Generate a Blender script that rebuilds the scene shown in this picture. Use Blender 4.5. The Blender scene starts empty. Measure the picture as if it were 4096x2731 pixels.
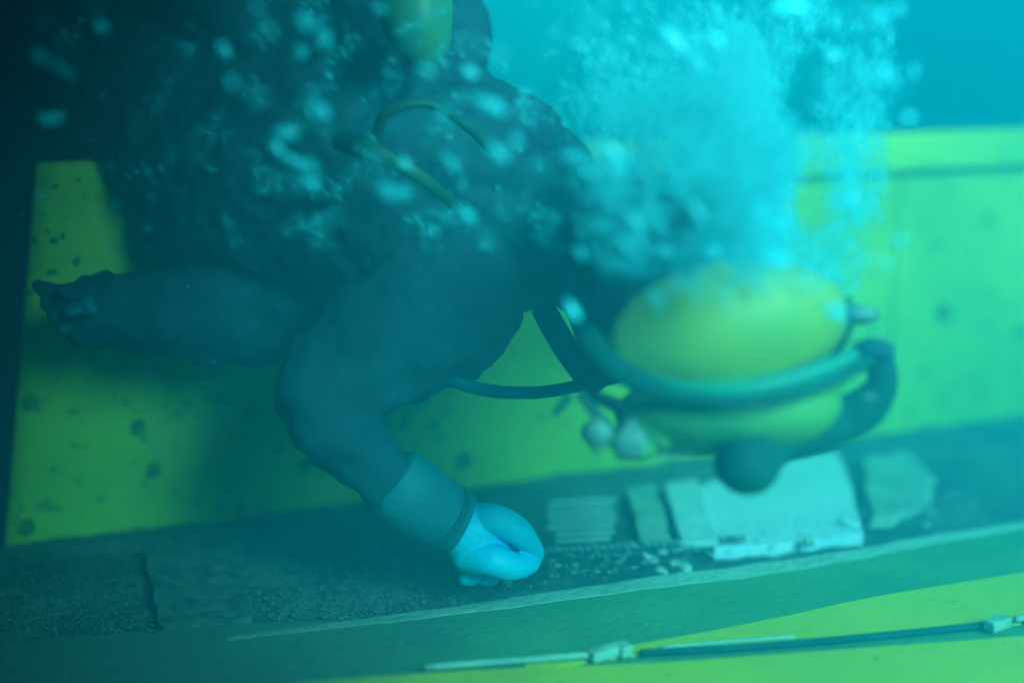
import bpy, bmesh, math, random
from mathutils import Vector, Matrix, noise
random.seed(7)
R = math.radians
scene = bpy.context.scene
COL = scene.collection

# ------------------------------------------------------------------ camera
PITCH = R(12.6)
CH = 0.72
LENS_W = 0.72                      # width of the view at 1 m
cam_d = bpy.data.cameras.new('camera')
cam = bpy.data.objects.new('camera', cam_d)
COL.objects.link(cam)
cam.location = (0, 0, CH)
cam.rotation_euler = (R(90) - PITCH, 0, 0)
cam_d.lens = 50; cam_d.sensor_width = 36
cam_d.clip_start = 0.02; cam_d.clip_end = 200
cam_d.dof.use_dof = True
cam_d.dof.focus_distance = 1.76
cam_d.dof.aperture_fstop = 0.8
scene.camera = cam

# ------------------------------------------------------------------ world, sun, exposure
SUN_DIR = Vector((0.42, -0.74, 0.50)).normalized()      # towards the sun
world = bpy.data.worlds.new('World'); scene.world = world
world.use_nodes = True
wn = world.node_tree; wn.nodes.clear()
sky = wn.nodes.new('ShaderNodeTexSky'); sky.sky_type = 'NISHITA'; sky.sun_disc = False
sky.sun_elevation = math.asin(SUN_DIR.z)
sky.sun_rotation = math.atan2(SUN_DIR.x, SUN_DIR.y)
bg = wn.nodes.new('ShaderNodeBackground'); bg.inputs['Strength'].default_value = 0.05
wo = wn.nodes.new('ShaderNodeOutputWorld')
wn.links.new(sky.outputs[0], bg.inputs[0]); wn.links.new(bg.outputs[0], wo.inputs[0])
sun_d = bpy.data.lights.new('sun', 'SUN')
sun_d.energy = 5.0; sun_d.angle = R(26); sun_d.color = (1.0, 0.92, 0.98)
sun = bpy.data.objects.new('sun', sun_d); COL.objects.link(sun)
sun.rotation_euler = SUN_DIR.to_track_quat('Z', 'Y').to_euler()
sun.location = (2, -1, 5)
scene.view_settings.view_transform = 'Standard'
scene.view_settings.look = 'None'
scene.view_settings.exposure = 1.88
scene.view_settings.gamma = 1
scene.view_settings.use_curve_mapping = False
cy = scene.cycles
cy.use_denoising = True
cy.max_bounces = 8; cy.diffuse_bounces = 3; cy.glossy_bounces = 3
cy.transmission_bounces = 4; cy.volume_bounces = 0; cy.transparent_max_bounces = 32
cy.caustics_reflective = False; cy.caustics_refractive = False

# ------------------------------------------------------------------ geometry of the place
cp, sp = math.cos(PITCH), math.sin(PITCH)
FWD = Vector((0, cp, -sp)); UP = Vector((0, sp, cp)); RIGHT = Vector((1, 0, 0)); C0 = Vector((0, 0, CH))
def ray(px, py):
    return FWD + RIGHT * ((px - 2048) / 4096 * LENS_W) + UP * ((1365.5 - py) / 4096 * LENS_W)
def at(px, py, d):
    return C0 + ray(px, py) * d
def floor_at(px, py, z=0.0):
    r = ray(px, py); return C0 + r * ((z - CH) / r.z)
WA = Vector((-0.7313, 1.9206, 0)); WB = Vector((0.9773, 2.6206, 0))
WE = (WB - WA).normalized(); WN = Vector((WE.y, -WE.x, 0))   # WN faces the camera
WH = 0.532
def wall_at(px, py, off=0.0):
    r = ray(px, py); o = WA + WN * off
    return C0 + r * ((o - C0).dot(WN) / r.dot(WN))
def px_m(d): return LENS_W * d / 4096

# ------------------------------------------------------------------ helpers
def tag(o, label=None, cat=None, group=None, kind=None):
    if label: o['label'] = label
    if cat: o['category'] = cat
    if group: o['group'] = group
    if kind: o['kind'] = kind
    return o
def obj(name, bm, m, parent=None, smooth=True):
    me = bpy.data.meshes.new(name)
    bm.normal_update(); bm.to_mesh(me); bm.free()
    if m is not None:
        for k in (m if isinstance(m, (list, tuple)) else [m]): me.materials.append(k)
    if smooth:
        for p in me.polygons: p.use_smooth = True
    o = bpy.data.objects.new(name, me); COL.objects.link(o)
    if parent: o.parent = parent
    return o
def empty(name, label, cat, group=None):
    o = bpy.data.objects.new(name, None); COL.objects.link(o)
    return tag(o, label, cat, group)
def box(bm, c, ex, ey, ez, hx, hy, hz):
    """box about c with half sizes hx, hy, hz along axes ex, ey, ez"""
    vs = [bm.verts.new(c + ex * (sx * hx) + ey * (sy * hy) + ez * (sz * hz))
          for sx in (-1, 1) for sy in (-1, 1) for sz in (-1, 1)]
    for f in ((0,1,3,2),(4,6,7,5),(0,4,5,1),(2,3,7,6),(0,2,6,4),(1,5,7,3)):
        bm.faces.new([vs[i] for i in f])
def bevel(bm, w, seg=2):
    bmesh.ops.recalc_face_normals(bm, faces=bm.faces)
    bmesh.ops.bevel(bm, geom=list(bm.edges), offset=w, segments=seg, profile=0.5, affect='EDGES')
def tube(bm, pts, rad, n=12, flat=1.0, cap=True):
    """tube through world points; rad a number or a list; flat squashes it across the view"""
    pts = [Vector(p) for p in pts]
    rr = rad if isinstance(rad, (list, tuple)) else [rad] * len(pts)
    rings = []
    for i, p in enumerate(pts):
        t = (pts[min(i + 1, len(pts) - 1)] - pts[max(i - 1, 0)]).normalized()
        a = t.cross(FWD)
        a = a.normalized() if a.length > 1e-4 else RIGHT.copy()
        b = t.cross(a).normalized()
        rings.append([bm.verts.new(p + a * (rr[i] * math.cos(k * math.tau / n)) + b * (rr[i] * flat * math.sin(k * math.tau / n))) for k in range(n)])
    for i in range(len(rings) - 1):
        for k in range(n):
            bm.faces.new((rings[i][k], rings[i][(k + 1) % n], rings[i + 1][(k + 1) % n], rings[i + 1][k]))
    if cap:
        bm.faces.new(rings[0][::-1]); bm.faces.new(rings[-1])
    return rings
def smoothpts(P, n=8):
    """Catmull-Rom through tuples of any length"""
    P = [tuple(p) for p in P]; out = []
    for i in range(len(P) - 1):
        a = P[max(i - 1, 0)]; b = P[i]; c = P[i + 1]; d = P[min(i + 2, len(P) - 1)]
        for k in range(n):
            t = k / n
            out.append(tuple(0.5 * ((2 * b[j]) + (c[j] - a[j]) * t + (2 * a[j] - 5 * b[j] + 4 * c[j] - d[j]) * t * t + (3 * b[j] - a[j] - 3 * c[j] + d[j]) * t ** 3) for j in range(len(b))))
    out.append(P[-1]); return out
def ptube(bm, P, n=12, flat=1.0, seg=8):
    """P: (px, py, depth, radius in photo pixels)"""
    S = smoothpts(P, seg)
    return tube(bm, [at(s[0], s[1], s[2]) for s in S], [s[3] * px_m(s[2]) for s in S], n, flat)
def blob(bm, c, ax, ay, az, tilt=0.0, sub=3, lump=0.0, ls=20.0, seed=0):
    """ellipsoid at world c, semi axes along view right, view up, view depth; tilted in the picture plane"""
    r = bmesh.ops.create_icosphere(bm, subdivisions=sub, radius=1.0)
    ct, st = math.cos(tilt), math.sin(tilt)
    X = RIGHT * ct + UP * st; Y = UP * ct - RIGHT * st
    for v in r['verts']:
        u = v.co.copy(); p = c + X * (u.x * ax) + Y * (u.y * ay) - FWD * (u.z * az)
        if lump:
            p += (p - c).normalized() * lump * noise.noise(p * ls + Vector((seed, 0, 0)))
        v.co = p
    return r['verts']

import numpy as np
_b = bmesh.new(); bmesh.ops.create_icosphere(_b, subdivisions=1, radius=1.0)
ICO_V = np.array([v.co[:] for v in _b.verts]); ICO_F = np.array([[v.index for v in f.verts] for f in _b.faces]); _b.free()
def scatter(name, items, m):
    """items: (centre, X, Y, Z) with the semi axes as vectors; one small closed body each"""
    V_, F_ = [], []
    for i, (c, X, Y, Z) in enumerate(items):
        V_.append(np.array(c)[None] + ICO_V @ np.array([X, Y, Z])); F_.append(ICO_F + i * len(ICO_V))
    V_ = np.concatenate(V_); F_ = np.concatenate(F_)
    me = bpy.data.meshes.new(name)
    me.vertices.add(len(V_)); me.vertices.foreach_set('co', V_.astype(np.float32).ravel())
    me.loops.add(F_.size); me.loops.foreach_set('vertex_index', F_.astype(np.int32).ravel())
    me.polygons.add(len(F_)); me.polygons.foreach_set('loop_start', np.arange(0, F_.size, 3, dtype=np.int32))
    me.update(calc_edges=True); me.validate()
    me.polygons.foreach_set('use_smooth', np.ones(len(F_), dtype=bool))
    me.materials.append(m)
    o = bpy.data.objects.new(name, me); COL.objects.link(o); return o
def ell(c, a, b, dd, ang):
    ct, st = math.cos(ang), math.sin(ang)
    return (c, (RIGHT * ct + UP * st) * a, (UP * ct - RIGHT * st) * b, FWD * dd)
# ------------------------------------------------------------------ materials
def mat(name, c1, c2=None, scale=8.0, rough=0.7, bump=0.0, bscale=60.0, detail=6.0, lo=0.35, hi=0.65, spec=0.3, speck=None, speck_scale=120, speck_thr=0.72, metallic=0.0, silted=None):
    m = bpy.data.materials.new(name); m.use_nodes = True
    nt = m.node_tree; b = nt.nodes['Principled BSDF']
    b.inputs['Roughness'].default_value = rough
    b.inputs['Specular IOR Level'].default_value = spec
    b.inputs['Metallic'].default_value = metallic
    tc = nt.nodes.new('ShaderNodeTexCoord')
    if c2 is None: c2 = tuple(x * 0.75 for x in c1)
    n1 = nt.nodes.new('ShaderNodeTexNoise'); n1.inputs['Scale'].default_value = scale; n1.inputs['Detail'].default_value = detail
    nt.links.new(tc.outputs['Object'], n1.inputs['Vector'])
    cr = nt.nodes.new('ShaderNodeValToRGB')
    cr.color_ramp.elements[0].position = lo; cr.color_ramp.elements[1].position = hi
    cr.color_ramp.elements[0].color = (*c2, 1); cr.color_ramp.elements[1].color = (*c1, 1)
    nt.links.new(n1.outputs['Fac'], cr.inputs['Fac'])
    out = cr.outputs['Color']
    if speck:
        n2 = nt.nodes.new('ShaderNodeTexNoise'); n2.inputs['Scale'].default_value = speck_scale; n2.inputs['Detail'].default_value = 2
        nt.links.new(tc.outputs['Object'], n2.inputs['Vector'])
        r2 = nt.nodes.new('ShaderNodeValToRGB')
        r2.color_ramp.elements[0].position = speck_thr - 0.04; r2.color_ramp.elements[1].position = speck_thr
        r2.color_ramp.elements[0].color = (0, 0, 0, 1); r2.color_ramp.elements[1].color = (1, 1, 1, 1)
        nt.links.new(n2.outputs['Fac'], r2.inputs['Fac'])
        mx = nt.nodes.new('ShaderNodeMix'); mx.data_type = 'RGBA'
        nt.links.new(r2.outputs['Color'], mx.inputs[0]); nt.links.new(out, mx.inputs[6]); mx.inputs[7].default_value = (*speck, 1)
        out = mx.outputs[2]
    if silted:
        sx = nt.nodes.new('ShaderNodeSeparateXYZ'); nt.links.new(tc.outputs['Object'], sx.inputs[0])
        n4 = nt.nodes.new('ShaderNodeTexNoise'); n4.inputs['Scale'].default_value = 5; n4.inputs['Detail'].default_value = 9
        nt.links.new(tc.outputs['Object'], n4.inputs['Vector'])
        ma = nt.nodes.new('ShaderNodeMath'); ma.operation = 'MULTIPLY_ADD'; nt.links.new(n4.outputs['Fac'], ma.inputs[0]); ma.inputs[1].default_value = 0.7
        nt.links.new(sx.outputs['X'], ma.inputs[2])
        mr = nt.nodes.new('ShaderNodeMapRange'); mr.inputs['From Min'].default_value = silted[0]; mr.inputs['From Max'].default_value = silted[1]
        mr.inputs['To Min'].default_value = 1; mr.inputs['To Max'].default_value = 0
        nt.links.new(ma.outputs[0], mr.inputs['Value'])
        m4 = nt.nodes.new('ShaderNodeMix'); m4.data_type = 'RGBA'; nt.links.new(mr.outputs[0], m4.inputs[0])
        nt.links.new(out, m4.inputs[6]); m4.inputs[7].default_value = (0.08, 0.15, 0.13, 1); out = m4.outputs[2]
    nt.links.new(out, b.inputs['Base Color'])
    if bump:
        n3 = nt.nodes.new('ShaderNodeTexNoise'); n3.inputs['Scale'].default_value = bscale; n3.inputs['Detail'].default_value = 8
        nt.links.new(tc.outputs['Object'], n3.inputs['Vector'])
        bp = nt.nodes.new('ShaderNodeBump'); bp.inputs['Strength'].default_value = bump; bp.inputs['Distance'].default_value = 0.01
        nt.links.new(n3.outputs['Fac'], bp.inputs['Height']); nt.links.new(bp.outputs[0], b.inputs['Normal'])
    return m
M = {}
M['yellow'] = mat('yellow_paint', (0.56, 0.63, 0.025), (0.30, 0.46, 0.035), 4.5, 0.6, 0.5, 30, lo=0.30, hi=0.62, detail=9, speck=(0.22, 0.30, 0.05), speck_scale=38, speck_thr=0.68)
M['algae'] = mat('algae_film', (0.06, 0.20, 0.05), (0.03, 0.12, 0.04), 30, 0.9, 0.6, 60)
M['bolt'] = mat('olive_metal', (0.16, 0.24, 0.06), (0.10, 0.18, 0.05), 40, 0.6, 0.3, 100)
M['deck_yellow'] = mat('deck_yellow_paint', (0.86, 0.68, 0.004), (0.72, 0.62, 0.004), 5, 0.5, 0.2, 60, speck=(0.3, 0.32, 0.03), speck_scale=70, speck_thr=0.74, silted=(0.0, 0.35))
M['board'] = mat('green_board', (0.13, 0.34, 0.12), (0.09, 0.27, 0.11), 7, 0.6, 0.3, 80, silted=(0.0, 0.5))
M['silt'] = mat('silt', (0.12, 0.20, 0.17), (0.04, 0.09, 0.09), 9, 0.9, 0.9, 90, speck=(0.30, 0.38, 0.34), speck_scale=160, speck_thr=0.68)
M['grit'] = mat('silt_grit', (0.12, 0.20, 0.18), (0.03, 0.07, 0.07), 60, 0.9)
M['lip'] = mat('pale_lip', (0.46, 0.62, 0.48), (0.34, 0.50, 0.40), 20, 0.7, 0.5, 80, silted=(-0.10, 0.42))
M['plate_white'] = mat('white_plate', (0.70, 0.82, 0.95), (0.58, 0.74, 0.86), 6, 0.5, 0.2, 40)
M['plate_pale'] = mat('pale_plate', (0.60, 0.75, 0.78), (0.40, 0.58, 0.60), 18, 0.7, 0.5, 60)
M['plate_dull'] = mat('dull_plate', (0.38, 0.52, 0.42), (0.22, 0.36, 0.30), 14, 0.8, 0.7, 70)
M['suit'] = mat('dark_neoprene', (0.006, 0.085, 0.115), (0.003, 0.034, 0.056), 6, 0.8, 0.9, 14)
M['suit2'] = mat('black_rubber', (0.010, 0.035, 0.035), (0.006, 0.025, 0.025), 12, 0.45, 0.2, 30, spec=0.5)
M['glove'] = mat('blue_glove', (0.02, 0.70, 1.0), (0.015, 0.58, 0.98), 8, 0.45, 0.25, 60)
M['cuff'] = mat('cyan_cuff', (0.012, 0.17, 0.23), (0.01, 0.12, 0.17), 10, 0.6, 0.3, 50)
M['face'] = mat('yellow_green_faceplate', (0.34, 0.48, 0.05), (0.18, 0.36, 0.07), 7, 0.55, 0.1, 10, spec=0.6)
M['chin'] = mat('green_mask_shell', (0.14, 0.36, 0.08), (0.06, 0.24, 0.08), 7, 0.6, 0.3, 20, spec=0.3)
M['band'] = mat('teal_frame_band', (0.01, 0.30, 0.20), (0.01, 0.20, 0.15), 6, 0.5, 0.2, 30)
M['bluecap'] = mat('blue_rubber_cap', (0.01, 0.13, 0.20), (0.005, 0.07, 0.11), 10, 0.7, 0.1)
M['grey'] = mat('grey_fitting', (0.20, 0.38, 0.32), (0.05, 0.16, 0.14), 22, 0.45, 0.2, 60)
M['hose'] = mat('green_hose', (0.02, 0.15, 0.10), (0.01, 0.10, 0.08), 10, 0.5, 0.1)
M['tank'] = mat('yellow_tank_paint', (0.06, 0.28, 0.13), (0.03, 0.18, 0.11), 6, 0.4, 0.1)
M['frame'] = mat('dark_frame_rubber', (0.008, 0.12, 0.10), (0.004, 0.07, 0.065), 14, 0.75, 0.3, 40, spec=0.2)
M['tape'] = mat('tape_band', (0.06, 0.18, 0.20), (0.04, 0.13, 0.15), 20, 0.6, 0.1)
M['tick'] = mat('tape_mark', (0.80, 0.88, 0.88), (0.6, 0.7, 0.7), 50, 0.6, 0.1)
M['shell'] = mat('shell_flake', (0.55, 0.66, 0.60), (0.15, 0.24, 0.22), 60, 0.6, 0.3)
M['blocker_dark'] = mat('dark_blocker', (0.03, 0.04, 0.04), (0.02, 0.03, 0.03), 3, 0.8, 0.3)  # dark material of the added light blockers
def bubble_mat(name, alpha, col=(0.75, 0.92, 0.95)):
    m = bpy.data.materials.new(name); m.use_nodes = True
    nt = m.node_tree; b = nt.nodes['Principled BSDF']
    b.inputs['Base Color'].default_value = (*col, 1); b.inputs['Roughness'].default_value = 0.25
    b.inputs['Specular IOR Level'].default_value = 0.7
    tr = nt.nodes.new('ShaderNodeBsdfTransparent'); mx = nt.nodes.new('ShaderNodeMixShader')
    tc = nt.nodes.new('ShaderNodeTexCoord'); n1 = nt.nodes.new('ShaderNodeTexNoise'); n1.inputs['Scale'].default_value = 9
    nt.links.new(tc.outputs['Object'], n1.inputs['Vector'])
    mp = nt.nodes.new('ShaderNodeMapRange'); mp.inputs['From Min'].default_value = 0.35; mp.inputs['From Max'].default_value = 0.65
    mp.inputs['To Min'].default_value = alpha * 0.4; mp.inputs['To Max'].default_value = alpha
    nt.links.new(n1.outputs['Fac'], mp.inputs['Value']); nt.links.new(mp.outputs[0], mx.inputs[0])
    nt.links.new(tr.outputs[0], mx.inputs[1]); nt.links.new(b.outputs[0], mx.inputs[2])
    nt.links.new(mx.outputs[0], nt.nodes['Material Output'].inputs['Surface'])
    return m
M['froth'] = bubble_mat('froth_bubble', 0.10, (0.03, 0.75, 0.85))
M['fine'] = bubble_mat('fine_bubble', 0.45, (0.04, 0.75, 0.85))
M['bubble'] = bubble_mat('bright_bubble', 1.0, (0.04, 0.85, 0.98))

# ------------------------------------------------------------------ water
bm = bmesh.new()
x0, x1, y0, y1, z0, z1 = -5.2, 5.2, -2.6, 9.0, -1.2, 1.50
box(bm, Vector(((x0+x1)/2, (y0+y1)/2, (z0+z1)/2)), Vector((1,0,0)), Vector((0,1,0)), Vector((0,0,1)), (x1-x0)/2, (y1-y0)/2, (z1-z0)/2)
bmesh.ops.recalc_face_normals(bm, faces=bm.faces)
hm = bpy.data.materials.new('turquoise_water'); hm.use_nodes = True
nt = hm.node_tree; nt.nodes.clear()
pv = nt.nodes.new('ShaderNodeVolumePrincipled'); ho = nt.nodes.new('ShaderNodeOutputMaterial')
pv.inputs['Color'].default_value = (0.0, 0.36, 0.50, 1)
pv.inputs['Density'].default_value = 0.80
pv.inputs['Absorption Color'].default_value = (0.0, 0.68, 0.92, 1)
pv.inputs['Anisotropy'].default_value = 0.0
nt.links.new(pv.outputs[0], ho.inputs['Volume'])
hz = obj('haze', bm, hm, smooth=False)
tag(hz, 'murky turquoise sea water filling the whole view', None, kind='stuff')

# ------------------------------------------------------------------ seabed and deck
def sheet(name, corners, nx, ny, m, amp=0.0, sc=6.0, parent=None, z=0.0):
    """corners: four world points round the sheet"""
    bm = bmesh.new(); g = []
    A, B, Cc, D = corners
    for j in range(ny + 1):
        row = []
        for i in range(nx + 1):
            s, t = i / nx, j / ny
            p = (A * (1 - s) + B * s) * (1 - t) + (D * (1 - s) + Cc * s) * t
            h = amp * (noise.fractal(p * sc, 0.9, 2.1, 5))
            row.append(bm.verts.new((p.x, p.y, p.z + h)))
        g.append(row)
    for j in range(ny):
        for i in range(nx):
            bm.faces.new((g[j][i], g[j][i+1], g[j+1][i+1], g[j+1][i]))
    bmesh.ops.recalc_face_normals(bm, faces=bm.faces)
    return obj(name, bm, m, parent)
V = Vector
far = sheet('seabed', (V((-4.9, -1.1, -0.10)), V((4.9, -1.1, -0.10)), V((4.9, 8.9, -0.10)), V((-4.9, 8.9, -0.10))), 120, 120, M['silt'], 0.03, 1.5)
tag(far, kind='structure')
# silt of the trough between wall and lip
o1 = WA - WE * 1.2; o2 = WB + WE * 1.6
tr = sheet('trough_silt', (o1 + V((0,0,-0.010)), o2 + V((0,0,-0.010)), o2 + WN * 1.6 + V((0,0,-0.010)), o1 + WN * 1.6 + V((0,0,-0.010))), 420, 220, M['silt'], 0.0055, 14)
tag(tr, kind='structure')

def poly_slab(name, pts, thick, m, parent=None, bev=0.003):
    """flat slab: world points round its top face, thickness downwards"""
    bm = bmesh.new()
    top = [bm.verts.new(p) for p in pts]; bot = [bm.verts.new(p - V((0, 0, thick))) for p in pts]
    bm.faces.new(top); bm.faces.new(bot[::-1])
    n = len(pts)
    for i in range(n): bm.faces.new((top[i], bot[i], bot[(i+1) % n], top[(i+1) % n]))
    if bev: bevel(bm, bev, 2)
    bmesh.ops.recalc_face_normals(bm, faces=bm.faces)
    return obj(name, bm, m, parent, smooth=False)

# pale lip strip
def ribbon(name, P, z, thick, m, parent=None, n=40, rag=0.0):
    """P: list of (px, py_top, py_bottom)"""
    S = smoothpts(P, max(1, n // (len(P) - 1)))
    up_, lo_ = [], []
    for i, s in enumerate(S):
        a = floor_at(s[0], s[1], z); b = floor_at(s[0], s[2], z)
        if rag:
            a += WN * rag * noise.noise(a * 30); b += WN * rag * noise.noise(b * 30 + V((5, 0, 0)))
        up_.append(a); lo_.append(b)
    bm = bmesh.new()
    rows = [[bm.verts.new(q) for q in qs] for qs in (up_, lo_, [q - V((0,0,thick)) for q in lo_], [q - V((0,0,thick)) for q in up_])]
    for k in range(len(S) - 1):
        for r in range(4):
            a, b = rows[r], rows[(r + 1) % 4]
            bm.faces.new((a[k], a[k+1], b[k+1], b[k]))
    bm.faces.new([rows[r][0] for r in range(4)]); bm.faces.new([rows[r][-1] for r in range(4)][::-1])
    bmesh.ops.recalc_face_normals(bm, faces=bm.faces)
    return obj(name, bm, m, parent, smooth=False)
deck = empty('work_deck', 'green and yellow painted deck panel running along the lower right edge', 'deck')
ribbon('board', [(-700, 2620, 2960), (900, 2500, 2960), (1700, 2460, 2960), (2400, 2362, 2960), (3200, 2250, 2960), (3900, 2130, 2960), (4600, 2010, 2960)], 0.012, 0.03, M['board'], deck)
ribbon('lip', [(900, 2545, 2556), (1500, 2468, 2490), (2048, 2390, 2426), (2600, 2305, 2350), (3000, 2258, 2302), (3354, 2206, 2244), (3702, 2144, 2176), (4096, 2084, 2112), (4600, 2005, 2030)], 0.0132, 0.03, M['lip'], deck, n=80, rag=0.004)
ribbon('painted_panel', [(2100, 2640, 2680), (2600, 2565, 2612), (3100, 2470, 2580), (3500, 2385, 2545), (4100, 2285, 2490), (4700, 2170, 2430)], 0.016, 0.01, M['deck_yellow'], deck)
ribbon('rail_channel', [(1600, 2690, 2716), (2100, 2640, 2672), (2600, 2610, 2655), (3100, 2578, 2618), (3500, 2545, 2590), (4100, 2488, 2545), (4700, 2425, 2490)], 0.014, 0.008, M['board'], deck)
ribbon('yellow_plank', [(-700, 2850, 3100), (900, 2745, 3100), (1700, 2690, 3100), (2100, 2668, 3100), (2600, 2650, 3100), (3100, 2615, 3100), (3500, 2586, 3100), (4100, 2541, 3100), (4700, 2485, 3100)], 0.020, 0.02, M['deck_yellow'], deck)
# thin pale rods of the rail with their clasps
def frod(P, r, z, m, name, parent, n=10):
    bm = bmesh.new(); S = smoothpts(P, 6)
    tube(bm, [floor_at(s[0], s[1], z) for s in S], r, n); return obj(name, bm, m, parent)
rod1 = empty('clasp_rod', 'pale rod ending in a square clasp on the deck, left of the two', 'rod')
frod([(1700, 2668), (2200, 2630), (2360, 2617)], 0.0038, 0.024, M['lip'], 'rod', rod1)
def fbox(px, py, z, hx, hy, hz, m, name, parent, ang=0.0):
    c = floor_at(px, py, z); bm = bmesh.new()
    ex = (WE * math.cos(ang) - WN * math.sin(ang)); ey = WN * math.cos(ang) + WE * math.sin(ang)
    box(bm, c, ex, ey, V((0,0,1)), hx, hy, hz); bevel(bm, min(hx, hy, hz) * 0.35, 2)
    return obj(name, bm, m, parent, smooth=False)
fbox(2425, 2607, 0.025, 0.022, 0.0075, 0.006, M['lip'], 'clasp', rod1, 0.2)
fbox(2495, 2596, 0.025, 0.008, 0.009, 0.007, M['lip'], 'end_block', rod1, 0.2)
rod2 = empty('clasp_rod', 'pale rod and clasp at the far right edge of the deck', 'rod')
frod([(4060, 2475), (4200, 2455), (4350, 2437)], 0.0038, 0.026, M['lip'], 'rod', rod2)
fbox(3990, 2492, 0.026, 0.016, 0.0085, 0.0065, M['lip'], 'clasp', rod2, 0.2)
rod3 = tag(frod([(2640, 2590), (2900, 2565), (3180, 2545)], 0.0022, 0.018, M['lip'], 'edge_strip', None), 'thin pale strip along the yellow panel edge in the middle of the deck', 'strip')

bm = bmesh.new()  # out-of-view block added to cut the light from the left
box(bm, V((-3.05, 1.25, 0.40)), V((1,0,0)), V((0,1,0)), V((0,0,1)), 1.85, 1.35, 0.62)
bmesh.ops.subdivide_edges(bm, edges=list(bm.edges), cuts=24, use_grid_fill=True)
for v in bm.verts:
    v.co += Vector((noise.noise(v.co * 2), noise.noise(v.co * 2 + V((4, 0, 0))), 0.25 * noise.noise(v.co * 3 + V((0, 7, 0))))) * 0.12
bmesh.ops.recalc_face_normals(bm, faces=bm.faces)
tag(obj('side_blocker', bm, M['blocker_dark']), 'dark block added out of view left of the yellow wall to cut side light', 'blocker')
bm = bmesh.new()  # block added behind the wall to darken the upper left
box(bm, V((-2.72, 3.9, 0.40)), V((1,0,0)), V((0,1,0)), V((0,0,1)), 2.1, 1.1, 0.62)
bmesh.ops.subdivide_edges(bm, edges=list(bm.edges), cuts=30, use_grid_fill=True)
for v in bm.verts:
    v.co += Vector((noise.noise(v.co * 2), noise.noise(v.co * 2 + V((4, 0, 0))), 0.25 * noise.noise(v.co * 3 + V((0, 7, 0))))) * 0.2
bmesh.ops.recalc_face_normals(bm, faces=bm.faces)
tag(obj('side_blocker', bm, M['blocker_dark']), 'big dark block added behind the left part of the yellow wall to darken the upper left', 'blocker')

frod([(2560, 2610), (2900, 2592), (3300, 2562), (3700, 2524), (3930, 2500)], 0.0045, 0.020, M['frame'], 'pipe', deck)
frod([(4100, 2484), (4400, 2450)], 0.0045, 0.020, M['frame'], 'pipe', deck)
# ------------------------------------------------------------------ yellow wall
wall = empty('yellow_wall', 'low yellow painted wall standing behind the diver, with dark bolt heads', 'wall')
wall.location = (0, 0, 0)
bm = bmesh.new()
L = (WB - WA).length
SB = (wall_at(25, 2150) - WA).dot(WE); ST = (wall_at(150, 655) - WA).dot(WE)
wl0 = -0.002; wl1 = L + 1.4
nx, nz = 120, 26
g = []
for j in range(nz + 1):
    row = []
    for i in range(nx + 1):
        z = -0.03 + (WH + 0.03) * j / nz
        s0_ = SB + (ST - SB) * z / WH; s = s0_ + (wl1 - s0_) * i / nx; lean = 0
        p = WA + WE * (s + lean) + V((0, 0, z)) + WN * (0.0025 * noise.noise(V((s * 5, z * 5, 0))))
        row.append(bm.verts.new(p))
    g.append(row)
for j in range(nz):
    for i in range(nx): bm.faces.new((g[j][i], g[j][i+1], g[j+1][i+1], g[j+1][i]))
back = [[bm.verts.new(v.co - WN * 0.06) for v in (row[0], row[-1])] for row in (g[0], g[-1])]
bm.faces.new((back[0][1], back[0][0], back[1][0], back[1][1]))
bm.faces.new([v for v in g[-1]] + [back[1][1], back[1][0]])
bm.faces.new([g[j][0] for j in range(nz + 1)] + [back[1][0], back[0][0]])
bm.faces.new([g[j][-1] for j in range(nz, -1, -1)] + [back[0][1], back[1][1]])
bmesh.ops.recalc_face_normals(bm, faces=bm.faces)
obj('panel', bm, M['yellow'], wall)
# top rail along the far part of the wall
bm = bmesh.new()
s0 = (wall_at(3150, 600) - WA).dot(WE)
box(bm, WA + WE * ((s0 + wl1) / 2) + WN * 0.012 + V((0, 0, WH - 0.03)), WE, WN, V((0,0,1)), (wl1 - s0) / 2, 0.012, 0.033)
bevel(bm, 0.006, 3)
obj('top_rail', bm, M['yellow'], wall, smooth=False)
bolts = [(1858,1840,34),(122,1608,32),(556,1706,30),(618,1880,30),(1225,1862,34),(882,2040,22),(958,2034,22),(3776,1247,32),(4085,1322,18),(108,2108,34),
         (3560,1560,9),(3640,1640,8),(3780,1610,8),(3905,1500,8),(3700,1480,6),(1690,1590,10),(1760,1535,9),(1560,1620,8),(1740,1700,16),(310,1040,14),(880,1600,10),(460,1590,8),(1000,1640,10)]
for (px, py, r) in bolts:
    c = wall_at(px, py, 0.004); rr = r * px_m((c - C0).dot(FWD))
    bm = bmesh.new(); bmesh.ops.create_cone(bm, cap_ends=True, segments=20, radius1=rr, radius2=rr * 0.86, depth=0.010)
    rot = WN.to_track_quat('Z', 'Y').to_matrix().to_4x4()
    bmesh.ops.transform(bm, matrix=Matrix.Translation(c) @ rot, verts=bm.verts)
    obj('bolt', bm, M['bolt'], wall, smooth=False)

its = []
for k in range(900):
    px = random.uniform(60, 4090); py = random.uniform(560, 2130)
    if noise.noise(V((px / 300, py / 300, 5))) < random.uniform(-0.1, 0.5): continue
    c = wall_at(px, py, 0.003)
    if c.z < 0.0 or c.z > WH - 0.01: continue
    q = random.uniform(0.001, 0.005)
    its.append((c, WE * q * random.uniform(0.7, 1.6), V((0, 0, q * random.uniform(0.6, 1.2))), WN * 0.002))
gr = scatter('growth', its, M['algae']); gr.parent = wall; gr['kind'] = 'stuff'
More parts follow.
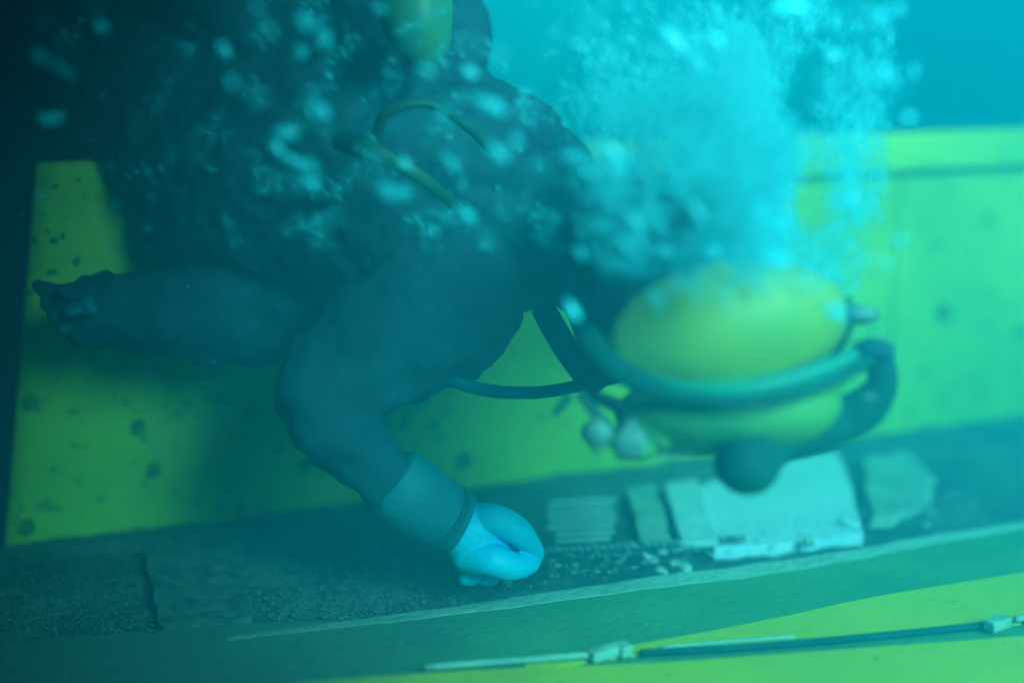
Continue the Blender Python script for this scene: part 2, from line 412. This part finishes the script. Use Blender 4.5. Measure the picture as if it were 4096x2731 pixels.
# raised weld seams of the panel joints
for px in (1560, 3560):
    c = wall_at(px, 1500, 0.002); bm = bmesh.new()
    box(bm, V((c.x, c.y, WH / 2 - 0.02)), WE, WN, V((0,0,1)), 0.0035, 0.0035, WH / 2 - 0.03); bevel(bm, 0.0015, 2)
    obj('weld_seam', bm, M['yellow'], wall, smooth=False)

# ------------------------------------------------------------------ plates lying in the trough
def plate(name, corners, h, thick, m, label, cat='plate', lift=0.0, rag=0.0, group=None):
    """corners as photo points read on the plane z=h; edges subdivided and roughened"""
    pts = []
    for i in range(len(corners)):
        a, b = corners[i], corners[(i + 1) % len(corners)]
        for k in range(8):
            t = k / 8; p = floor_at(a[0] + (b[0]-a[0])*t, a[1] + (b[1]-a[1])*t, h)
            p += V((noise.noise(p * 45), noise.noise(p * 45 + V((9,0,0))), 0)) * rag
            pts.append(p)
    o = poly_slab(name, pts, thick, m, None, 0.0015)
    return tag(o, label, cat, group)
plate('white_slab', [(2760, 1960), (3060, 1850), (3350, 1800), (3460, 2130), (3180, 2165), (2860, 2195), (2700, 2090)], 0.006, 0.018, M['plate_white'], 'largest bright white slab lying in the trough under the breathing valve', 'slab', rag=0.008)
plate('flat_stone', [(3440, 1830), (3640, 1805), (3740, 1900), (3700, 2010), (3560, 2080), (3500, 2075)], 0.012, 0.014, M['plate_dull'], 'dull greenish stone slab right of the bright white slab', 'slab', rag=0.012)
plate('narrow_slab', [(2660, 1930), (2790, 1915), (2870, 2165), (2725, 2170)], 0.013, 0.014, M['plate_pale'], 'narrow pale blue slab standing left of the bright white slab', 'slab', rag=0.003)
plate('speckled_slab', [(2510, 1950), (2620, 1935), (2680, 2155), (2560, 2165)], 0.011, 0.012, M['plate_dull'], 'speckled grey green slab between the ribbed slats and the narrow pale slab', 'slab', rag=0.006)
plate('sunken_slab', [(560, 2190), (950, 2150), (1010, 2470), (650, 2520)], 0.006, 0.02, M['grit'], 'dark silted slab lying flat on the trough floor at the left', 'slab', rag=0.01)
ribs = empty('ribbed_board', 'row of thin pale slats lying in the trough beside the hand', 'board')
for k in range(7):
    y = 1995 + k * 26
    xa = 2180 + k * 6 + random.uniform(-20, 20); xb = 2455 + random.uniform(-18, 14)
    a = floor_at(xa, y + 12, 0.009); b = floor_at(xb, y, 0.009)
    bm = bmesh.new(); e = (b - a).normalized(); box(bm, (a + b) / 2, e, V((-e.y, e.x, 0)), V((0,0,1)), (b - a).length / 2, 0.0042, 0.0012)
    obj('slat', bm, M['plate_pale'], ribs, smooth=False)
# tape measure held by the hand
tape = empty('tape_measure', 'marked measuring tape pulled along the trough by the hand', 'tape measure')
ribbon('band', [(2120, 2190, 2216), (2400, 2172, 2200), (2980, 2138, 2162)], 0.010, 0.0015, M['tape'], tape, n=20)
for k in range(27):
    px = 2172 + k * 30
    if random.random() < 0.1: continue
    py = 2212 - (px - 2120) * 0.0625 - 9
    w = random.choice((0.0010, 0.0014, 0.0019))
    c = floor_at(px, py, 0.0112); bm = bmesh.new(); box(bm, c, WE, WN, V((0,0,1)), w, 0.0095 * random.uniform(0.6, 1), 0.0008)
    obj('mark', bm, M['tick'], tape, smooth=False)
edge = ribbon('edge_strip', [(2100, 2230, 2237), (2400, 2212, 2219), (2870, 2180, 2187)], 0.006, 0.003, M['tape'], None, n=20)  # dark strip modelled in place of the tape's shadow
tag(edge, 'thin dark strip standing in for the shadow just in front of the measuring tape', 'strip')
# shell flakes and grit in the trough
its = []
for k in range(420):
    t = random.random(); px = 2000 + 1900 * t
    mid = 2285 - (px - 2100) * 0.155; py = mid + random.gauss(-5, 34)
    c = floor_at(px, py, 0.006)
    q = random.uniform(0.001, 0.0030) * (2.0 if random.random() < 0.07 else 1)
    an = random.uniform(0, 3.1)
    its.append((c, V((math.cos(an), math.sin(an), 0)) * q * random.uniform(1, 2.6), V((-math.sin(an), math.cos(an), 0)) * q, V((0, 0, q * 0.5))))
tag(scatter('shell_grit', its, M['shell']), 'pale shell grit scattered over the silt in front of the tape', kind='stuff')
its = []
for k in range(4000):
    c = floor_at(random.uniform(-100, 2100), random.uniform(2080, 2720), -0.006); q = random.uniform(0.0008, 0.0024)
    its.append((c, V((q * random.uniform(1, 1.8), 0, 0)), V((0, q, 0)), V((0, 0, q))))
tag(scatter('gravel', its, M['grit']), 'fine grey grit lying on the dark silt', kind='stuff')
for i, (px, py, s, lab) in enumerate([(2600, 2232, .010, 'pale broken shell on the silt below the tape measure'), (2710, 2270, .016, 'largest pale curled shell on the silt above the pale deck lip'),
        (2640, 2290, .009, 'small pale shell left of the curled shell'), (3240, 2170, .010, 'small twisted shell under the front edge of the white slab'), (3400, 2090, .018, 'round pale cobble at the right corner of the white slab')]):
    bm = bmesh.new(); blob(bm, floor_at(px, py, 0.01), s, s * 0.55, s * 0.6, random.uniform(-0.9, -0.2), 3, s * 0.9, 0.9 / s, i * 7)
    tag(obj('shell' if i < 4 else 'cobble', bm, M['shell'] if i < 4 else M['plate_pale']), lab, 'shell' if i < 4 else 'stone')

# ------------------------------------------------------------------ diver
diver = empty('person', 'diver in a dark wetsuit leaning over the wall with one arm reaching down', 'person')
def fused(name, chains, blobs, m, parent, voxel, smooth=6, disp=0.0, dscale=0.05):
    """one continuous surface grown over tapered limbs: chains of (px, py, depth, radius in photo pixels)"""
    bm = bmesh.new()
    for ch in chains:
        ptube(bm, ch, n=20)
        for e in (ch[0], ch[-1]):
            r = e[3] * px_m(e[2]); blob(bm, at(*e[:3]), r, r, r, 0, 3)
    for (px, py, d, a, b, c, t) in blobs:
        q = px_m(d); blob(bm, at(px, py, d), a * q, b * q, c * q, R(t), 3)
    o = obj(name, bm, m, parent)
    rm = o.modifiers.new('surface', 'REMESH'); rm.mode = 'VOXEL'; rm.voxel_size = voxel; rm.use_smooth_shade = True
    sm = o.modifiers.new('smooth', 'SMOOTH'); sm.factor = 0.6; sm.iterations = smooth
    if disp:
        tx = bpy.data.textures.new(name + '_folds', 'CLOUDS'); tx.noise_scale = dscale; tx.noise_depth = 3
        dm = o.modifiers.new('folds', 'DISPLACE'); dm.texture = tx; dm.strength = disp; dm.texture_coords = 'GLOBAL'
    return o
bm = bmesh.new(); blob(bm, at(1300, 210, 2.02), 0.235, 0.17, 0.14, R(-14), 5, 0.07, 7)
obj('buoyancy_vest', bm, M['suit'], diver)
body = fused('body', [
    [(-300, -150, 2.40, 300), (330, 140, 2.18, 320), (930, 620, 2.00, 440), (1450, 720, 1.95, 560), (1960, 820, 1.90, 470), (2330, 980, 1.80, 270), (2640, 1110, 1.62, 370)],
    [(1500, 800, 1.92, 480), (1780, 1160, 1.82, 330), (1490, 1400, 1.77, 265), (1240, 1600, 1.72, 155), (1455, 1815, 1.735, 140), (1690, 2020, 1.77, 128)],
    [(1300, 1150, 2.00, 260), (900, 1262, 1.93, 190), (560, 1250, 1.89, 165), (380, 1240, 1.87, 138)],
    ], [(2830, 1240, 1.58, 350, 320, 330, 0), (880, 830, 2.00, 350, 330, 330, 0), (800, 400, 2.08, 380, 300, 330, -20)], M['suit'], diver, 0.009, 5, 0.034, 0.045)

# near glove: palm with five fingers
bm = bmesh.new()
ptube(bm, [(1560, 1915, 1.745, 150), (1640, 1980, 1.755, 156), (1740, 2045, 1.77, 146), (1840, 2095, 1.78, 132)], n=18, flat=0.85)
obj('cuff', bm, M['cuff'], diver)
bm = bmesh.new()
ptube(bm, [(1768, 2062, 1.772, 143), (1778, 2068, 1.774, 147), (1788, 2074, 1.776, 143)], n=20, flat=0.9, seg=3)
obj('cuff_ring', bm, M['suit'], diver)
gl = fused('glove', [
    [(1820, 2095, 1.785, 110), (1880, 2130, 1.79, 128), (1940, 2165, 1.80, 118)],
    [(1900, 2080, 1.79, 70), (1985, 2078, 1.768, 62), (2070, 2125, 1.772, 58), (2135, 2192, 1.795, 38), (2153, 2218, 1.805, 24)],
    [(1880, 2215, 1.78, 78), (1970, 2240, 1.762, 66), (2050, 2262, 1.772, 58), (2115, 2256, 1.792, 42), (2140, 2244, 1.803, 26)],
    [(1950, 2130, 1.81, 60), (2010, 2150, 1.825, 50), (2060, 2195, 1.835, 44), (2070, 2235, 1.835, 34)],
    [(1900, 2190, 1.81, 58), (1950, 2250, 1.83, 50), (1965, 2300, 1.83, 40), (1940, 2312, 1.82, 32)],
    [(1850, 2190, 1.80, 54), (1870, 2260, 1.815, 46), (1885, 2305, 1.815, 38), (1862, 2312, 1.805, 30)],
    ], [], M['glove'], diver, 0.0016, 1)
fused('glove', [
    [(380, 1238, 1.86, 105), (300, 1225, 1.855, 100)],
    [(290, 1210, 1.855, 60), (220, 1180, 1.85, 48), (175, 1155, 1.85, 34), (150, 1140, 1.85, 24)],
    [(290, 1240, 1.855, 55), (225, 1225, 1.85, 44), (190, 1215, 1.845, 32)],
    [(290, 1260, 1.85, 52), (240, 1265, 1.84, 42), (215, 1262, 1.835, 30)],
    [(300, 1280, 1.85, 48), (268, 1310, 1.84, 38), (250, 1322, 1.835, 28)],
    [(330, 1190, 1.84, 44), (280, 1170, 1.82, 34), (250, 1165, 1.81, 26)],
    ], [], M['suit'], diver, 0.003, 3)
bm = bmesh.new(); blob(bm, at(325, 1240, 1.81), 0.020, 0.010, 0.010, 0.35, 3, 0.012, 70)
obj('wrist_badge', bm, M['cuff'], diver)
# harness across the chest and shoulder
for P in ([(2170, 1230, 1.76, 50), (2270, 1400, 1.74, 52), (2400, 1560, 1.72, 60)],
          [(2300, 1220, 1.75, 42), (2370, 1390, 1.735, 46), (2470, 1500, 1.72, 55)],
          [(2290, 1440, 1.74, 26), (2350, 1400, 1.735, 26)]):
    bm = bmesh.new(); ptube(bm, P, flat=0.35); obj('strap', bm, M['suit2'], diver)
# tank, hoses: own things
tank = empty('air_tank', 'yellow green bottle strapped on the diver\'s back at the top edge', 'tank')
bm = bmesh.new()
ptube(bm, [(1600, -500, 1.70, 150), (1640, -200, 1.70, 150), (1665, 60, 1.70, 148), (1690, 170, 1.70, 120), (1705, 250, 1.70, 70), (1712, 285, 1.70, 20)], n=24)
obj('cylinder', bm, M['tank'], tank)
bm = bmesh.new(); ptube(bm, [(1640, -120, 1.70, 160), (1650, -60, 1.70, 160)], n=24, seg=2); obj('strap', bm, M['suit2'], tank)
bm = bmesh.new()
ptube(bm, [(1500, 590, 1.66, 22), (1530, 470, 1.62, 22), (1620, 420, 1.61, 20), (1740, 425, 1.62, 18), (1880, 520, 1.66, 16), (1990, 640, 1.72, 16)])
tag(obj('hose', bm, M['hose']), 'thin green hose looping over the diver\'s back', 'hose')
bm = bmesh.new()
ptube(bm, [(1350, 560, 1.70, 40), (1450, 590, 1.64, 48), (1560, 640, 1.63, 36), (1700, 720, 1.64, 26), (1860, 860, 1.70, 20)], flat=0.5)
tag(obj('webbing', bm, M['hose']), 'green webbing band running diagonally down the diver\'s back', 'strap')
bm = bmesh.new()
ptube(bm, [(1640, 1430, 1.80, 26), (1780, 1510, 1.77, 26), (1960, 1562, 1.75, 26), (2160, 1568, 1.74, 25), (2350, 1535, 1.72, 26), (2480, 1500, 1.71, 30)], n=14, seg=10)
tag(obj('air_hose', bm, M['bluecap']), 'dark curved air hose from the diver\'s chest to the mask', 'hose')

# ------------------------------------------------------------------ full face mask
mask = empty('diving_mask', 'full face diving mask with a wide oval yellowish faceplate', 'mask')
MK = 0.86
def at_m(px, py, d): return at(px, py, d * MK)
MD = 1.72 * MK; u = px_m(MD)
def ptube_m(bm, P, **k): return ptube(bm, [(p[0], p[1], p[2] * MK, p[3]) for p in P], **k)
fc = at(2910, 1320, MD)
tilt = R(9)
X = RIGHT * math.cos(tilt) + UP * math.sin(tilt); Y = UP * math.cos(tilt) - RIGHT * math.sin(tilt)
Nf = (-FWD * 0.93 + UP * -0.25).normalized(); Y2 = Nf.cross(X).normalized()
bm = bmesh.new()
rings = []
for j in range(13):
    f = j / 12; ring = []
    for k in range(56):
        a = k * math.tau / 56
        ex = 475 + (60 if math.cos(a) > 0 else 0) * 0.2
        ey = 275 if math.sin(a) > 0 else 262
        p = fc + X * (ex * u * f * math.cos(a)) + Y2 * (ey * u * f * math.sin(a)) + Nf * (0.035 * (1 - f * f))
        ring.append(bm.verts.new(p))
    rings.append(ring)
for j in range(12):
    for k in range(56): bm.faces.new((rings[j][k], rings[j][(k+1) % 56], rings[j+1][(k+1) % 56], rings[j+1][k]))
edge_back = [bm.verts.new(v.co - Nf * 0.01) for v in rings[-1]]
for k in range(56): bm.faces.new((rings[-1][k], rings[-1][(k+1) % 56], edge_back[(k+1) % 56], edge_back[k]))
bmesh.ops.remove_doubles(bm, verts=rings[0], dist=1e-6)
bmesh.ops.recalc_face_normals(bm, faces=bm.faces)
obj('faceplate', bm, M['face'], mask)
bm = bmesh.new(); pts = []
rr = []
for k in range(41):
    a = math.pi * 0.93 + k / 40 * math.pi * 1.14
    low = max(0, -math.sin(a))
    pts.append(fc + X * (500 * u * math.cos(a)) + Y2 * ((290 - 0) * u * math.sin(a)) + Nf * 0.004)
    rr.append((8 + 14 * low) * u)
tube(bm, pts, rr, 12, cap=False); bmesh.ops.remove_doubles(bm, verts=bm.verts, dist=1e-5)
obj('rim', bm, M['suit2'], mask)
bm = bmesh.new()
ptube_m(bm, [(2560, 1500, 1.67, 20), (2750, 1555, 1.65, 26), (2950, 1560, 1.64, 34), (3150, 1520, 1.65, 42), (3400, 1440, 1.68, 44), (3500, 1390, 1.70, 46)], n=16, flat=0.7)
obj('frame_band', bm, M['band'], mask)
bm = bmesh.new()
ptube_m(bm, [(2340, 1330, 1.72, 50), (2465, 1475, 1.68, 50), (2680, 1568, 1.65, 34), (2900, 1605, 1.63, 26), (3150, 1580, 1.63, 22), (3380, 1495, 1.66, 26), (3500, 1415, 1.69, 40)], n=16, flat=0.7)
obj('lower_frame', bm, M['frame'], mask)
bm = bmesh.new(); blob(bm, at_m(3490, 1400, 1.69), 88 * u, 46 * u, 0.02, 0, 3); obj('hinge_cap', bm, M['bluecap'], mask)
bm = bmesh.new(); blob(bm, at_m(3440, 1260, 1.74), 80 * u, 40 * u, 0.02, 0, 3, 0.004, 60); obj('upper_buckle', bm, M['grey'], mask)
bm = bmesh.new(); blob(bm, at_m(2910, 1640, 1.755), 470 * u, 178 * u, 0.08, R(3), 4, 0.008, 12); obj('chin_piece', bm, M['chin'], mask)
bm = bmesh.new()
ptube_m(bm, [(3500, 1400, 1.71, 62), (3530, 1520, 1.72, 62), (3470, 1620, 1.73, 85), (3370, 1680, 1.74, 95), (3230, 1720, 1.74, 100), (3080, 1740, 1.73, 110)], n=16, flat=0.6)
obj('side_frame', bm, M['frame'], mask)
bm = bmesh.new()
ptube_m(bm, [(3400, 1440, 1.70, 30), (3340, 1530, 1.71, 40), (3240, 1640, 1.72, 60)], n=12, flat=0.6)
obj('side_strut', bm, M['chin'], mask)
bm = bmesh.new(); tube(bm, [at_m(3450, 1585, 1.665), at_m(3500, 1587, 1.665)], 6 * u, 8); obj('buckle_pin', bm, M['grey'], mask)
reg = M['frame']
bm = bmesh.new()
blob(bm, at_m(2990, 1850, 1.70), 132 * u, 128 * u, 0.035, 0, 4)
val = obj('breathing_valve', bm, reg, mask)
bm = bmesh.new()
tube(bm, [at_m(2990, 1862, 1.668), at_m(2990, 1870, 1.655)], [92 * u, 86 * u], 28); obj('valve_cover', bm, M['frame'], val)
bm = bmesh.new(); ptube_m(bm, [(3060, 1640, 1.74, 190), (3030, 1760, 1.72, 150), (3000, 1850, 1.71, 120)], n=20, flat=0.6); obj('valve_neck', bm, reg, mask)
for (px, py, r, m_) in ((2395, 1725, 62, 'grey'), (2530, 1755, 85, 'grey'), (2580, 1790, 50, 'chin'), (2640, 1700, 90, 'chin')):
    bm = bmesh.new()
    tube(bm, [at_m(px, py, 1.75), at_m(px - 6, py + 10, 1.71), at_m(px - 8, py + 14, 1.695)], [r * u, r * u, r * 0.7 * u], 20)
    for v in bm.verts: v.co += Vector((noise.noise(v.co * 60), noise.noise(v.co * 60 + V((3,0,0))), noise.noise(v.co * 60 + V((0,3,0))))) * 0.006
    obj('side_valve', bm, M[m_], mask)
bm = bmesh.new(); ptube_m(bm, [(2280, 1580, 1.73, 20), (2230, 1640, 1.73, 16), (2215, 1665, 1.73, 8)]); obj('strap_tail', bm, M['hose'], mask)
bm = bmesh.new(); ptube_m(bm, [(2320, 1570, 1.73, 20), (2390, 1660, 1.73, 22), (2440, 1720, 1.73, 20)]); obj('strap_tail', bm, M['hose'], mask)
bm = bmesh.new(); ptube_m(bm, [(2330, 1565, 1.74, 22), (2440, 1610, 1.735, 28), (2560, 1660, 1.74, 34)]); obj('strap_tail', bm, M['suit2'], mask)
bm = bmesh.new(); ptube_m(bm, [(2600, 1800, 1.755, 26), (2760, 1812, 1.75, 22), (2930, 1800, 1.74, 14)], flat=0.5); obj('lower_lip', bm, M['lip'], mask)

# ------------------------------------------------------------------ bubbles
def plume_point():
    """a photo point inside the plume that rises from the mask and drifts up"""
    while True:
        py = random.triangular(-80, 1240, 900); t = 1 - max(0, py) / 1240
        lo_ = 2360 - 130 * math.sin(t * 2); hi_ = 3480 + 180 * t
        px = random.triangular(lo_, hi_, (lo_ + hi_) / 2)
        n = noise.noise(V((px / 260, py / 260, 3)))
        if n > random.uniform(-0.5, 0.35): return px, py
its = []
for k in range(12000):
    px, py = plume_point(); d = random.uniform(1.22, 1.95)
    q = random.uniform(5, 24) * px_m(d) * (1.8 if random.random() < 0.12 else 1)
    ang = R(-50 if px < 2900 else -75) + random.gauss(0, 0.4)
    its.append(ell(at(px, py, d), q * random.uniform(1.2, 2.8), q, q, ang))
tag(scatter('bubble_froth', its, M['froth']), 'cloud of fine froth rising above the mask', kind='stuff')
bm = bmesh.new()
for (px, py, d, a, b, c, t) in [(2950, 1080, 1.72, 480, 170, 420, -6), (2700, 1100, 1.75, 330, 230, 380, 30), (3000, 800, 1.80, 520, 330, 480, 0), (2950, 420, 1.85, 560, 400, 520, 0), (3000, 20, 1.95, 620, 420, 560, 0), (2750, 60, 2.0, 560, 330, 500, 30), (3420, 420, 1.9, 190, 480, 360, 0), (2330, 250, 2.0, 330, 420, 420, 20), (2950, 1180, 1.55, 430, 120, 200, -8), (2330, 800, 1.7, 230, 300, 260, 20), (2500, 620, 1.75, 330, 280, 300, 30)]:
    q = px_m(d); blob(bm, at(px, py, d), a * q, b * q, c * q, R(t), 4, 0.05, 9, px)
mist = obj('bubble_mist', bm, None)
rm = mist.modifiers.new('surface', 'REMESH'); rm.mode = 'VOXEL'; rm.voxel_size = 0.02
mm = bpy.data.materials.new('bubble_mist'); mm.use_nodes = True
nt = mm.node_tree; nt.nodes.clear()
pv = nt.nodes.new('ShaderNodeVolumePrincipled'); mo = nt.nodes.new('ShaderNodeOutputMaterial')
pv.inputs['Color'].default_value = (0.0, 0.78, 0.88, 1); pv.inputs['Absorption Color'].default_value = (0.0, 1, 1, 1); pv.inputs['Density'].default_value = 0.95
nt.links.new(pv.outputs[0], mo.inputs['Volume']); mist.data.materials.append(mm)
tag(mist, 'bright mist of micro bubbles around the rising plume', kind='stuff')
bub = [ # px, py, semi long, semi short, angle
 (895,200,38,20,-55),(925,330,30,18,-50),(1215,90,34,24,-45),(1290,160,36,26,-60),(1205,210,24,22,0),(1270,440,44,24,-35),(1140,535,42,20,0),(1105,595,26,20,-40),
 (1165,640,48,16,-20),(1230,672,34,20,10),(1240,740,30,18,-30),(1520,35,28,26,0),(1550,760,46,24,-35),(1618,772,26,18,-60),(1875,290,34,20,-30),(1955,425,66,26,-22),(1985,610,44,18,-40),
 (1868,860,44,18,-45),(1618,655,22,16,-40),(195,475,40,18,0),(400,108,28,18,-20),(150,225,24,16,-30),(240,270,60,12,-35),(1020,25,30,20,-30),(1070,110,40,14,-60),(1230,80,50,18,-30),
 (3150,40,95,42,0),(3505,75,36,36,0),(3595,35,30,28,0),(3330,230,26,28,0),(3518,290,18,36,0),(3440,300,20,36,20),(3565,320,14,34,25),(3645,300,14,28,0),(3632,472,18,14,0),(3600,965,16,14,0),
 (3040,860,24,20,-30),(3125,905,28,22,-20),(3100,1045,60,26,-5),(2850,1010,28,30,-30),(2660,1005,36,16,-20),(2465,685,30,16,-20),(2455,610,60,16,-42),(2690,700,52,14,-48),(2280,620,34,14,0),
 (2690,165,70,26,-45),(2790,260,50,22,-50),(2860,160,30,16,-40),(2790,850,34,14,-50),(2500,980,30,14,-40),(2960,1010,22,12,0),(3400,795,28,24,0),(3545,1060,14,12,0),(3350,1250,44,22,-20),
 (2290,1240,44,14,-60),(2320,1010,28,12,-55),(2545,900,60,14,-65),(1700,280,30,14,-30),(1790,640,40,12,-40),(2060,560,20,12,-30)]
its = []
while len(its) < 1400:
    px = random.uniform(150, 2250); py = random.uniform(-40, 1000)
    n = noise.noise(V((px / 150 + py / 320, py / 150 - px / 500, 11)))
    if n < random.uniform(0.0, 0.5) or (px < 900 and random.random() < 0.75): continue
    d = random.uniform(1.25, 1.62); q = random.uniform(2.5, 8) * px_m(d)
    its.append(ell(at(px, py, d), q * random.uniform(1.5, 4.5), q * 0.8, q, R(-40) + random.gauss(0, 0.35)))
tag(scatter('fine_bubbles', its, M['fine']), 'fine streaks of tiny bubbles drifting over the back', kind='stuff')
its = []
for k in range(900):
    d = random.uniform(0.9, 2.1); q = random.uniform(0.0004, 0.0012)
    its.append(ell(at(random.uniform(-200, 4300), random.uniform(-200, 2900), d), q * random.uniform(1, 2), q, q, random.uniform(0, 3)))
tag(scatter('drifting_silt', its, M['fine']), 'specks of silt drifting in the murky water', kind='stuff')
LAB = {(1955,425): 'largest bright elongated bubble over the middle of the diver\'s back', (1520,35): 'round bright bubble touching the left edge of the yellow green bottle',
 (1550,760): 'bright bubble just below the green webbing, left of a close pair', (1618,772): 'smaller bubble at the right of a close pair below the webbing', (1985,610): 'bright bubble alone between the back and the plume',
 (1868,860): 'bubble at the lower end of the green webbing band', (195,475): 'flat faint bubble at the far left above the wall corner', (400,108): 'faint bubble alone in the dark upper left corner',
 (240,270): 'long faint streak bubble in the dark upper left', (150,225): 'faint bubble at the upper tip of the long streak', (3150,40): 'largest and brightest blue bubble at the top edge of the plume',
 (3505,75): 'round blue bubble right of the plume near the top edge', (3595,35): 'round bubble farthest right along the top edge', (3632,472): 'tiny bubble just above the top rail of the yellow wall',
 (3600,965): 'tiny bubble in front of the yellow wall right of the plume', (3545,1060): 'tiny bubble in front of the wall, lower than its neighbour', (3100,1045): 'wide white bubble resting on the upper rim of the faceplate',
 (2290,1240): 'slim bubble rising beside the harness strap left of the mask', (3350,1250): 'pale bubble at the upper right of the faceplate by the buckle',
 (1875,290): 'bubble right of the yellow green bottle on the back', (1140,535): 'upper bubble of the curved chain on the back', (1105,595): 'leftmost bubble of the curved chain on the back',
 (1165,640): 'long bubble in the middle of the curved chain on the back', (1240,740): 'lowest bubble below the curved chain on the back', (2690,165): 'long bright diagonal bubble in the upper left of the plume',
 (3565,320): 'small upright bubble at the right fringe of the plume', (3645,300): 'outermost small bubble at the right fringe of the plume'}
for (px, py, a, b, ang) in bub:
    d = random.uniform(1.24, 1.36); q = px_m(d) * (1.2 if py > 60 else 0.85)
    bm = bmesh.new(); blob(bm, at(px, py, d), a * q, b * q, b * q, R(ang), 3, b * q * 0.5, 0.7 / (b * q), px)
    left = px < 2150
    zone = 'small pale bubble blurred against the dark wetsuit back' if left else 'small pale bubble blurred in the turquoise plume above the mask'
    zone = LAB.get((px, py), zone)
    tag(obj('bubble', bm, M['bubble']), zone, 'bubble', 'bubbles over the diver\'s back' if left else 'bubbles in the rising plume')

# ------------------------------------------------------------------ unseen shape added overhead to shade the left side
bm = bmesh.new()
BLOCKER_EDGE, BLOCKER_Z = 0.44, 1.12
S = []
for j in range(33):
    t = j / 32; y = -0.36 + 6.2 * t
    w = 2.4 * math.sin(math.pi * min(1, 0.42 + t * 0.30)) ** 0.3; cx = BLOCKER_EDGE - 2.4 - 0.20 * (y - 0.6)
    S.append([bm.verts.new((cx + w * math.cos(math.pi * k / 20), y, 1.42 - (1.42 - BLOCKER_Z) * math.sin(math.pi * k / 20) ** 0.6)) for k in range(21)])
for j in range(32):
    for k in range(20): bm.faces.new((S[j][k], S[j+1][k], S[j+1][k+1], S[j][k+1]))
    bm.faces.new((S[j][0], S[j][20], S[j+1][20], S[j+1][0]))
bm.faces.new(S[0]); bm.faces.new(S[-1][::-1])
bmesh.ops.recalc_face_normals(bm, faces=bm.faces)
tag(obj('overhead_blocker', bm, M['blocker_dark']), 'curved dark blocker added overhead out of view to shade the left', 'light_blocker')
def blocker(x0, x1, label):  # unseen mass added behind the camera to keep sun off the near water
    bm = bmesh.new()
    box(bm, V(((x0 + x1) / 2, -0.75, 0.12)), V((1,0,0)), V((0,1,0)), V((0,0,1)), (x1 - x0) / 2, 0.40, 1.26)
    bmesh.ops.subdivide_edges(bm, edges=list(bm.edges), cuts=24, use_grid_fill=True)
    for v in bm.verts:
        f = Vector((noise.noise(v.co * 1.7), noise.noise(v.co * 1.7 + V((4, 0, 0))), 0.3 * noise.noise(v.co * 2 + V((0, 7, 0)))))
        v.co += f * 0.16
    bmesh.ops.recalc_face_normals(bm, faces=bm.faces)
    tag(obj('rear_blocker', bm, M['blocker_dark'], smooth=True), label, 'blocker')
blocker(-5.0, 0.60, 'dark blocker added unseen behind the viewer on the left to hold off the sun')
bm = bmesh.new()  # unseen slab added overhead to shade the far water on the right
box(bm, V((3.3, 5.9, 1.27)), V((1,0,0)), V((0,1,0)), V((0,0,1)), 1.9, 3.0, 0.14); bevel(bm, 0.04, 3)
tag(obj('far_blocker', bm, M['blocker_dark'], smooth=False), 'flat dark blocker added overhead out of view to shade the far water on the right', 'far_blocker')
